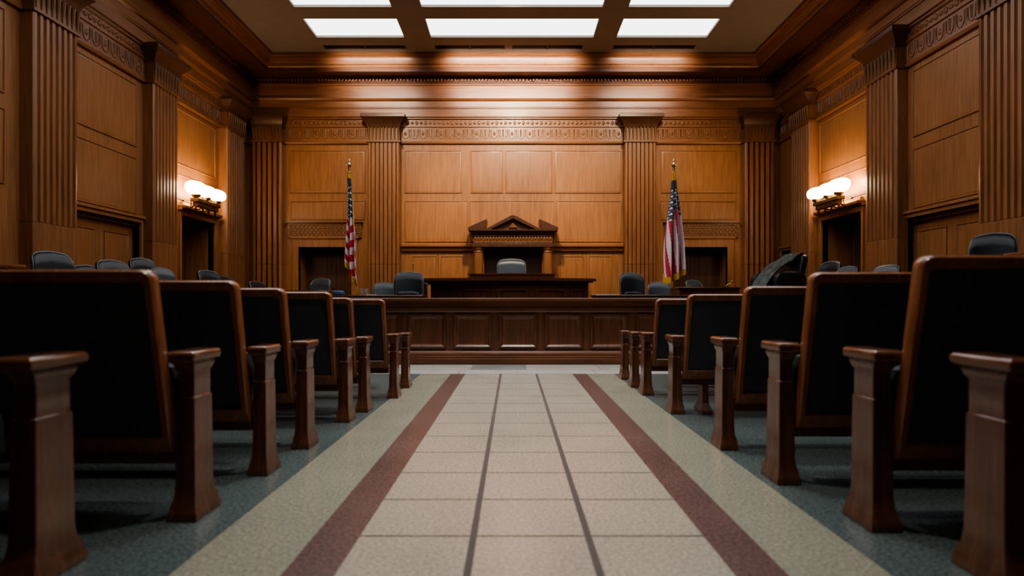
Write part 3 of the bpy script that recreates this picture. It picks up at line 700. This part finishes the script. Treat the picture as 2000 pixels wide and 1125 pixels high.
for px, X, py, w, l, r in ((1940, 5.5, 455, 78, 'large dark leather chair at the far right above the bench', -0.8),
                     (1621, 6.0, 510, 36, 'dark leather chair in front of the right sconce doorway', -1.15),
                     (1654, 5.1, 520, 28, 'low dark chair top below the second right pilaster', -1.15),
                     (1731, 5.95, 517, 38, 'dark leather chair between the second right pilaster and the right double door', -1.15),
                     (1571, 5.95, 543, 20, 'small blue-grey chair top right of the draped armchair', -1.15)):
    side_chair(grey if px in (1571, 1731) else black, px, X, py, 0.36, l, r, w)

# draped armchair on the right, turned toward the judge bench
ax, ay = at(1522, 11.35), 11.35
t = thing('armchair', 'tall black leather armchair turned sideways with a grey cloth over it at the right', 'armchair', (ax, ay, 0.36), -PI/2+0.22)
q = MB(); q.sell((0, -0.05, 0.62), (0.27, 0.28, 0.12), 0.4, 0.4, 24, 10); q.build('seat', M['leather'], t, angle=60)
q = MB(); q.sell((0, 0.26, 0.93), (0.33, 0.075, 0.42), 0.3, 0.3, 28, 14, fn=lambda x, y, z: (x, y+0.10*z/0.42-0.04*(x/0.33)**2, z)); q.build('backrest', M['leather'], t, angle=60)
for sg in (-1, 1):
    q = MB(); q.sell((sg*0.34, -0.03, 0.66), (0.075, 0.32, 0.34), 0.35, 0.35, 24, 12, fn=lambda x, y, z: (x, y, z+0.03*math.cos(y*5))); q.build('armrest', M['leather'], t, angle=60)
q = MB(); q.box(-0.32, 0.32, -0.3, 0.32, 0.06, 0.52)
for sx in (-1, 1):
    for sy in (-0.25, 0.27): q.box(sx*0.28-0.03, sx*0.28+0.03, sy-0.03, sy+0.03, 0, 0.07)
q.build('base', M['leather'], t, bevel=0.02)
N_, K_ = 22, 30; vs = []; fs = []
prof = [(0.36, 1.22), (0.37, 1.33), (0.33, 1.375), (0.25, 1.36), (0.12, 1.25), (0.02, 1.22), (-0.14, 1.12), (-0.26, 0.98), (-0.38, 0.86), (-0.46, 0.72)]
def pr(u):
    f = u*(len(prof)-1); i = min(int(f), len(prof)-2); f -= i
    return (prof[i][0]*(1-f)+prof[i+1][0]*f, prof[i][1]*(1-f)+prof[i+1][1]*f)
for i in range(K_+1):
    for j in range(N_+1):
        y, z = pr(i/K_); x = -0.25+0.47*j/N_
        vs.append((x, y+0.012*math.sin(j*1.7), z+0.015*math.sin(j*1.1+i*0.4)+0.01*math.sin(j*2.3-i*0.7)))
for i in range(K_):
    for j in range(N_): a = i*(N_+1)+j; fs.append((a, a+1, a+N_+2, a+N_+1))
q = MB(); q.add(vs, fs)
o = q.build('draped_cloth', M['greencoat'], None, origin=(0, 0, 0)); o.location = t.location; o.rotation_euler = t.rotation_euler
tag(o, 'grey-green wrinkled cloth draped over the tall armchair', 'cloth')
sm = o.modifiers.new('solid', 'SOLIDIFY'); sm.thickness = 0.015

# ------------------------------------------------------------------ desks behind the bar
def desk(x0, x1, y0, y1, zf, ztop, label, lip=True):
    t = thing('desk', label, 'desk', ((x0+x1)/2, (y0+y1)/2, zf)); w = (x1-x0)/2; d = (y1-y0)/2; h = ztop-zf
    q = MB(); q.box(-w, w, -d, d, h-0.035, h); q.build('top', M['mahogx'], t, bevel=0.01)
    q = MB(); q.box(-w+0.05, w-0.05, -d+0.04, -d+0.07, 0.03, h-0.035); q.build('front_panel', M['bar'], t)
    for sg in (-1, 1):
        q = MB(); q.box(*sorted((sg*(w-0.06), sg*(w-0.02))), -d+0.03, d-0.03, 0, h-0.035); q.build('side_panel', M['bar'], t, bevel=0.004)
    return t
desk(-3.1, -1.5, 10.1, 10.75, 0.18, 0.96, 'dark wooden clerk desk left of the judge bench, below the left flag')
desk(1.36, 2.9, 10.1, 10.75, 0.18, 0.965, 'dark wooden desk right of the judge bench, in front of the black chair')
desk(-4.4, -3.42, 11.3, 11.95, 0.18, 1.06, 'dark wooden table at the left doorway in front of the grey chair')
desk(3.05, 4.2, 11.3, 11.95, 0.18, 1.12, 'dark wooden table at the right doorway in front of the grey chair')
# jury rails
for nm, x0, x1, y0, y1, z, l in (('jury_rail', -5.3, -4.98, 3.0, 6.3, 1.235, 'wooden rail with flat top at the far left edge behind the bench'), ('jury_rail', 4.98, 5.3, 3.0, 6.25, 1.35, 'wooden rail with flat top at the far right edge below the leather chair')):
    t = thing(nm, l, 'railing', ((x0+x1)/2, (y0+y1)/2, 0)); w = (x1-x0)/2; d = (y1-y0)/2
    q = MB(); q.box(-w, w, -d, d, z-0.05, z); q.build('top_rail', M['mahogx'], t, bevel=0.015)
    q = MB(); q.box(-0.05, 0.05, -d+0.05, d-0.05, 0, z-0.05); q.build('front_panel', M['bar'], t, bevel=0.005)

# small things on the desks
def tumbler(px, d, z, label):
    q = MB(); q.lathe([(0.028, 0), (0.038, 0.11), (0.034, 0.11), (0.025, 0.01)], at(px, d), d, 14)
    q.v = [(a, b, c+z) for a, b, c in q.v]; return tag(q.build('tumbler', M['glass']), label, 'glass', 'water glasses on the clerk desk')
tumbler(706, 10.3, 0.96, 'clear water glass on the clerk desk, left of the pair')
tumbler(716, 10.25, 0.96, 'clear water glass on the clerk desk, right of the pair')
q = MB(); x = at(661, 10.45); q.sell((x, 10.45, 1.0), (0.1, 0.08, 0.04), 0.6, 0.7, 20, 8); tag(q.build('folded_cloth', M['bluecap']), 'small blue folded cloth on the left end of the clerk desk', 'cloth')
def paper(px, d, z, w, l, rz=0):
    q = MB(); q.box(-w/2, w/2, -0.1, 0.1, 0, 0.012); o = q.build('paper_stack', M['paper'], None, origin=(0, 0, 0)); o.location = (at(px, d), d, z); o.rotation_euler.z = rz
    tag(o, l, 'paper', 'papers on the desks')
paper(726, 10.3, 0.96, 0.12, 'small stack of white papers beside the water glasses')
paper(1175, 10.35, 0.965, 0.28, 'white paper stack at the left end of the right desk', 0.1)
paper(1200, 10.4, 0.965, 0.14, 'small white notepad before the black chair on the right desk', -0.2)
def mic(px, d, z0, z1, label, lean=0.0):
    x = at(px, d); t = thing('microphone', label, 'microphone', (x, d, z0))
    q = MB(); q.lathe([(0.05, 0), (0.05, 0.015), (0.02, 0.025)], 0, 0, 14); q.build('base', M['blackplastic'], t)
    h = z1-z0; q = MB(); q.tube([(0, 0, 0.02), (lean*0.3, 0, h*0.5), (lean, -0.02, h-0.04)], 0.006, 6); q.build('gooseneck', M['brass'], t)
    q = MB(); q.sell((lean*1.03, -0.022, h-0.02), (0.014, 0.014, 0.03), 1, 1, 10, 6); q.build('capsule', M['brass'], t)
mic(807, 12.5, 1.31, zz(514, 12.5), 'thin gooseneck microphone standing on the left end of the judge bench')
mic(1418, 11.6, 1.12, zz(549, 11.6), 'short microphone on the right table by the doorway', 0.1)
# gold frame leaning at the end of the judge bench
t = thing('picture_frame', 'small gilt frame standing between the black chair and the judge bench', 'frame', (at(829, 11.72), 11.72, 0.18))
q = MB(); hh = zz(553, 11.72)-0.18
for a in cut(-0.06, 0.06, 0, hh, [(-0.035, 0.035, 0.03, hh-0.03)]): q.box(a[0], a[1], -0.012, 0.012, a[2], a[3])
q.build('frame', M['brass'], t, bevel=0.003)
q = MB(); q.box(-0.035, 0.035, -0.004, 0.008, 0.03, hh-0.03); q.build('backing', M['shade'], t, smooth=False)

# ------------------------------------------------------------------ flags
RED, WHT, BLU, GLD = (0.62, 0.012, 0.04), (0.85, 0.78, 0.81), (0.012, 0.03, 0.065), (0.75, 0.42, 0.02)
def interp(tab, y):
    for (a, *A), (b, *B) in zip(tab, tab[1:]):
        if a <= y <= b:
            f = (y-a)/(b-a); return [p*(1-f)+r*f for p, r in zip(A, B)]
    return list(tab[-1][1:]) if y > tab[-1][0] else list(tab[0][1:])
def starry(u, v, r):
    cu, cv = round(u), round(v); dx, dy = u-cu, v-cv
    R_ = math.hypot(dx, dy); th = math.atan2(dx, -dy)
    k = (th*5/(2*PI)) % 1; k = abs(k-0.5)*2
    return R_ < r*(0.45+0.55*k)
def flag(px, d, tip, tab, colour, label, zf, pole_px=None):
    xw = at(px, d); t = thing('flag', label, 'flag', (xw, d, zf), 0, 'national flags on poles')
    X = lambda x: at(x, d)-xw; Zp = lambda y: zz(y, d)-zf
    q = MB(); q.lathe([(0.16, 0), (0.16, 0.02), (0.12, 0.05), (0.04, 0.08), (0.03, 0.14)], 0, 0, 20); q.build('stand', M['brass'], t)
    q = MB(); q.lathe([(0.017, 0.05), (0.017, Zp(tip+28))], 0, 0, 10); q.build('pole', M['goldpole'], t)
    q = MB(); b = Zp(tip+28); T_ = Zp(tip)
    L_ = T_-b
    q.lathe([(0.018, b-0.03), (0.035, b), (0.018, b+0.015), (0.016, b+L_*0.25), (0.03, b+L_*0.3), (0.016, b+L_*0.36), (0.042, b+L_*0.5), (0.045, b+L_*0.58), (0.02, b+L_*0.68), (0.014, b+L_*0.76), (0.024, b+L_*0.84), (0.002, T_)], 0, 0, 12)
    q.build('finial', M['goldpole'], t)
    y0, y1 = tab[0][0], tab[-1][0]; NY, NX = 300, 96; vs = []; fs = []; cols = []
    for i in range(NY+1):
        v = i/NY
        for j in range(NX+1):
            s = j/NX
            l0, r0 = tab[0][1:3]
            ybot = y0+(y1-y0)*v
            l, r = interp(tab, ybot)[:2]
            yy = ybot
            hem = botf(s, colour)       # hem slant
            yy = y0+(hem-y0)*v
            l, r = interp(tab, yy)[:2]
            x = l+(r-l)*s
            wv = (r-l)/1200*d
            dep = 0.32*wv*math.sin(s*PI*5+v*1.5)+0.12*wv*math.sin(s*PI*11+3*v)
            vs.append((X(x)+0.06*wv*math.sin(s*PI*5+v*1.5+1.2), -0.03+dep*min(1, v*3+0.2)-0.0, Zp(yy)))
    for i in range(NY):
        for j in range(NX):
            a = i*(NX+1)+j; fs.append((a, a+1, a+NX+2, a+NX+1)); cols.append(colour((j+0.5)/NX, (i+0.5)/NY))
    q = MB(); q.add(vs, fs)
    me = bpy.data.meshes.new('cloth'); me.from_pydata(vs, [], fs)
    ca = me.color_attributes.new('Col', 'FLOAT_COLOR', 'CORNER'); buf = []
    for p in me.polygons: buf += list((*cols[p.index], 1))*4
    ca.data.foreach_set('color', buf)
    me.polygons.foreach_set('use_smooth', [True]*len(me.polygons)); me.materials.append(M['flag'])
    o = bpy.data.objects.new('cloth', me); C.objects.link(o); o.parent = t
    # fringe along the hem: short gold threads
    q = MB()
    base = NY*(NX+1)
    for j in range(0, NX):
        a, b2 = Vector(vs[base+j]), Vector(vs[base+j+1])
        q.add([a, b2, b2+Vector((0, 0, -0.045)), a+Vector((0, 0, -0.045-0.006*(j % 2)))], [(0, 1, 2, 3)])
    o2 = q.build('fringe', M['fringe'], t, smooth=False)
    return t
tabL = [(340, 678, 686), (360, 679, 688), (385, 678, 690), (420, 677, 692), (470, 674, 696), (510, 672, 697), (530, 673, 698), (572, 690, 701)]
tabR = [(338, 1311, 1319), (355, 1310, 1321), (390, 1307, 1325), (430, 1301, 1330), (480, 1297, 1334), (548, 1296, 1337)]
def botf(s, colour):
    if colour is colL: return 505+62*min(1, s*1.15)**1.2
    return 549-17*max(0, (s-0.25)/0.75)
def colL(s, v):
    if v < 0.045 or s > 0.93 and v < 0.5 or v > 0.965: return GLD
    if s > 0.60+0.3*(1-v/0.42) and v < 0.42 and v > 0.05 and s < 0.93 and v < 0.2: return GLD
    edge = 0.46+0.03*math.sin(s*9)-0.14*max(0, s-0.55)/0.45
    if v < edge and s < 0.75+0.25*(1-v/edge):
        u = s*4.2; w = v*34
        return (0.8, 0.85, 0.88) if v > 0.12 and starry(u+0.5*(round(w) % 2), w, 0.42) else BLU
    c = v*15-(4.4*s if s < 0.5 else 2.2-5.5*(s-0.5))
    return RED if (c % 2) < 1.0 else WHT
def colR(s, v):
    if v < 0.075 or (s > 0.86-0.1*v and v < 0.2) or v > 0.965 or (v > 0.93 and s < 0.1): return GLD
    edge = 0.40+0.05*math.sin(s*7)
    if v < edge:
        u = s*4.2; w = v*36
        return (0.8, 0.85, 0.88) if v > 0.16 and starry(u+0.5*(round(w) % 2), w, 0.42) else BLU
    c = 9.5*s-4.0*(v-0.4)*(1-s)+0.4
    return RED if (c % 2) < 0.95 else WHT
flag(682, 11.05, 310, tabL, colL, 'draped american flag with gold fringe left of the judge bench', 0.18)
flag(1316, 11.0, 310, tabR, colR, 'draped american flag with gold fringe right of the judge bench', 0.18)

# ------------------------------------------------------------------ lights
def area(name, loc, size, energy, col, rot, sy=None, spread=None):
    l = bpy.data.lights.new(name, 'AREA'); l.energy = energy; l.color = col; l.size = size
    if sy: l.shape = 'RECTANGLE'; l.size_y = sy
    if spread: l.spread = spread
    o = bpy.data.objects.new(name, l); C.objects.link(o); o.location = loc; o.rotation_euler = rot; return o
def spot(name, loc, target, energy, col, ang, blend=0.8, r=0.15):
    l = bpy.data.lights.new(name, 'SPOT'); l.energy = energy; l.color = col; l.spot_size = math.radians(ang); l.spot_blend = blend; l.shadow_soft_size = r
    o = bpy.data.objects.new(name, l); C.objects.link(o); o.location = loc
    o.rotation_euler = (Vector(target)-Vector(loc)).to_track_quat('-Z', 'Y').to_euler(); return o
WARM = (1.0, 0.74, 0.47)
spot('added_wall_fill', (0, 11.6, 6.7), (0, 15.6, 4.0), 1350, WARM, 75, 1.0)  # added spot without a fixture, brightens the middle of the back wall
for (a, b), e in zip(cols, (11, 36, 11)):
    area('added_cornice_fill', ((a+b)/2, 13.8, 6.36), (b-a)*0.8, e, (1.0, 0.80, 0.66), (PI/2+math.radians(2), 0, 0), 0.08, math.radians(70))  # added lamps making bright pools on the cornice; the room has no cove
for x in (-3.4, 3.4): spot('added_wall_fill', (x, 11.8, 6.7), (x, 15.6, 3.6), 400, WARM, 75, 1.0)  # added pair without fixtures, brightens both sides of the back wall
for y, e in ((2.2, 480), (4.5, 620), (7.0, 720)): spot('added_aisle_fill', (0.06, y, 6.7), (0.06, y+0.3, 0), e, (1.0, 0.93, 0.84), 60, 1.0)  # added spots, no fittings in the ceiling; they brighten aisle and bench ends
for s, ys in ((-1, (12.35, 13.2)), (1, (12.02, 12.89))):
    for y in ys:
        l = bpy.data.lights.new('sconce_lamp', 'POINT'); l.energy = 16; l.color = (1.0, 0.47, 0.13); l.shadow_soft_size = 0.08
        o = bpy.data.objects.new('sconce_lamp', l); C.objects.link(o); o.location = (s*6.6, y, 3.2)
w = bpy.data.worlds.new('World'); bpy.context.scene.world = w; w.use_nodes = True
w.node_tree.nodes['Background'].inputs[0].default_value = (0.05, 0.045, 0.04, 1); w.node_tree.nodes['Background'].inputs[1].default_value = 0.3

# ------------------------------------------------------------------ camera
cam = bpy.data.cameras.new('Camera'); cam.sensor_width = 36; cam.lens = 21.6
cam.shift_x = -0.001; cam.shift_y = 0.01225; cam.clip_start = 0.05
co = bpy.data.objects.new('Camera', cam); C.objects.link(co); co.location = (0, 0, H); co.rotation_euler = (PI/2, 0, 0)
cam.dof.use_dof = True; cam.dof.focus_distance = 10.0; cam.dof.aperture_fstop = 1.6
bpy.context.scene.camera = co
vs_ = bpy.context.scene.view_settings
vs_.view_transform = 'AgX'; vs_.look = 'AgX - Medium High Contrast'; vs_.exposure = 0.25
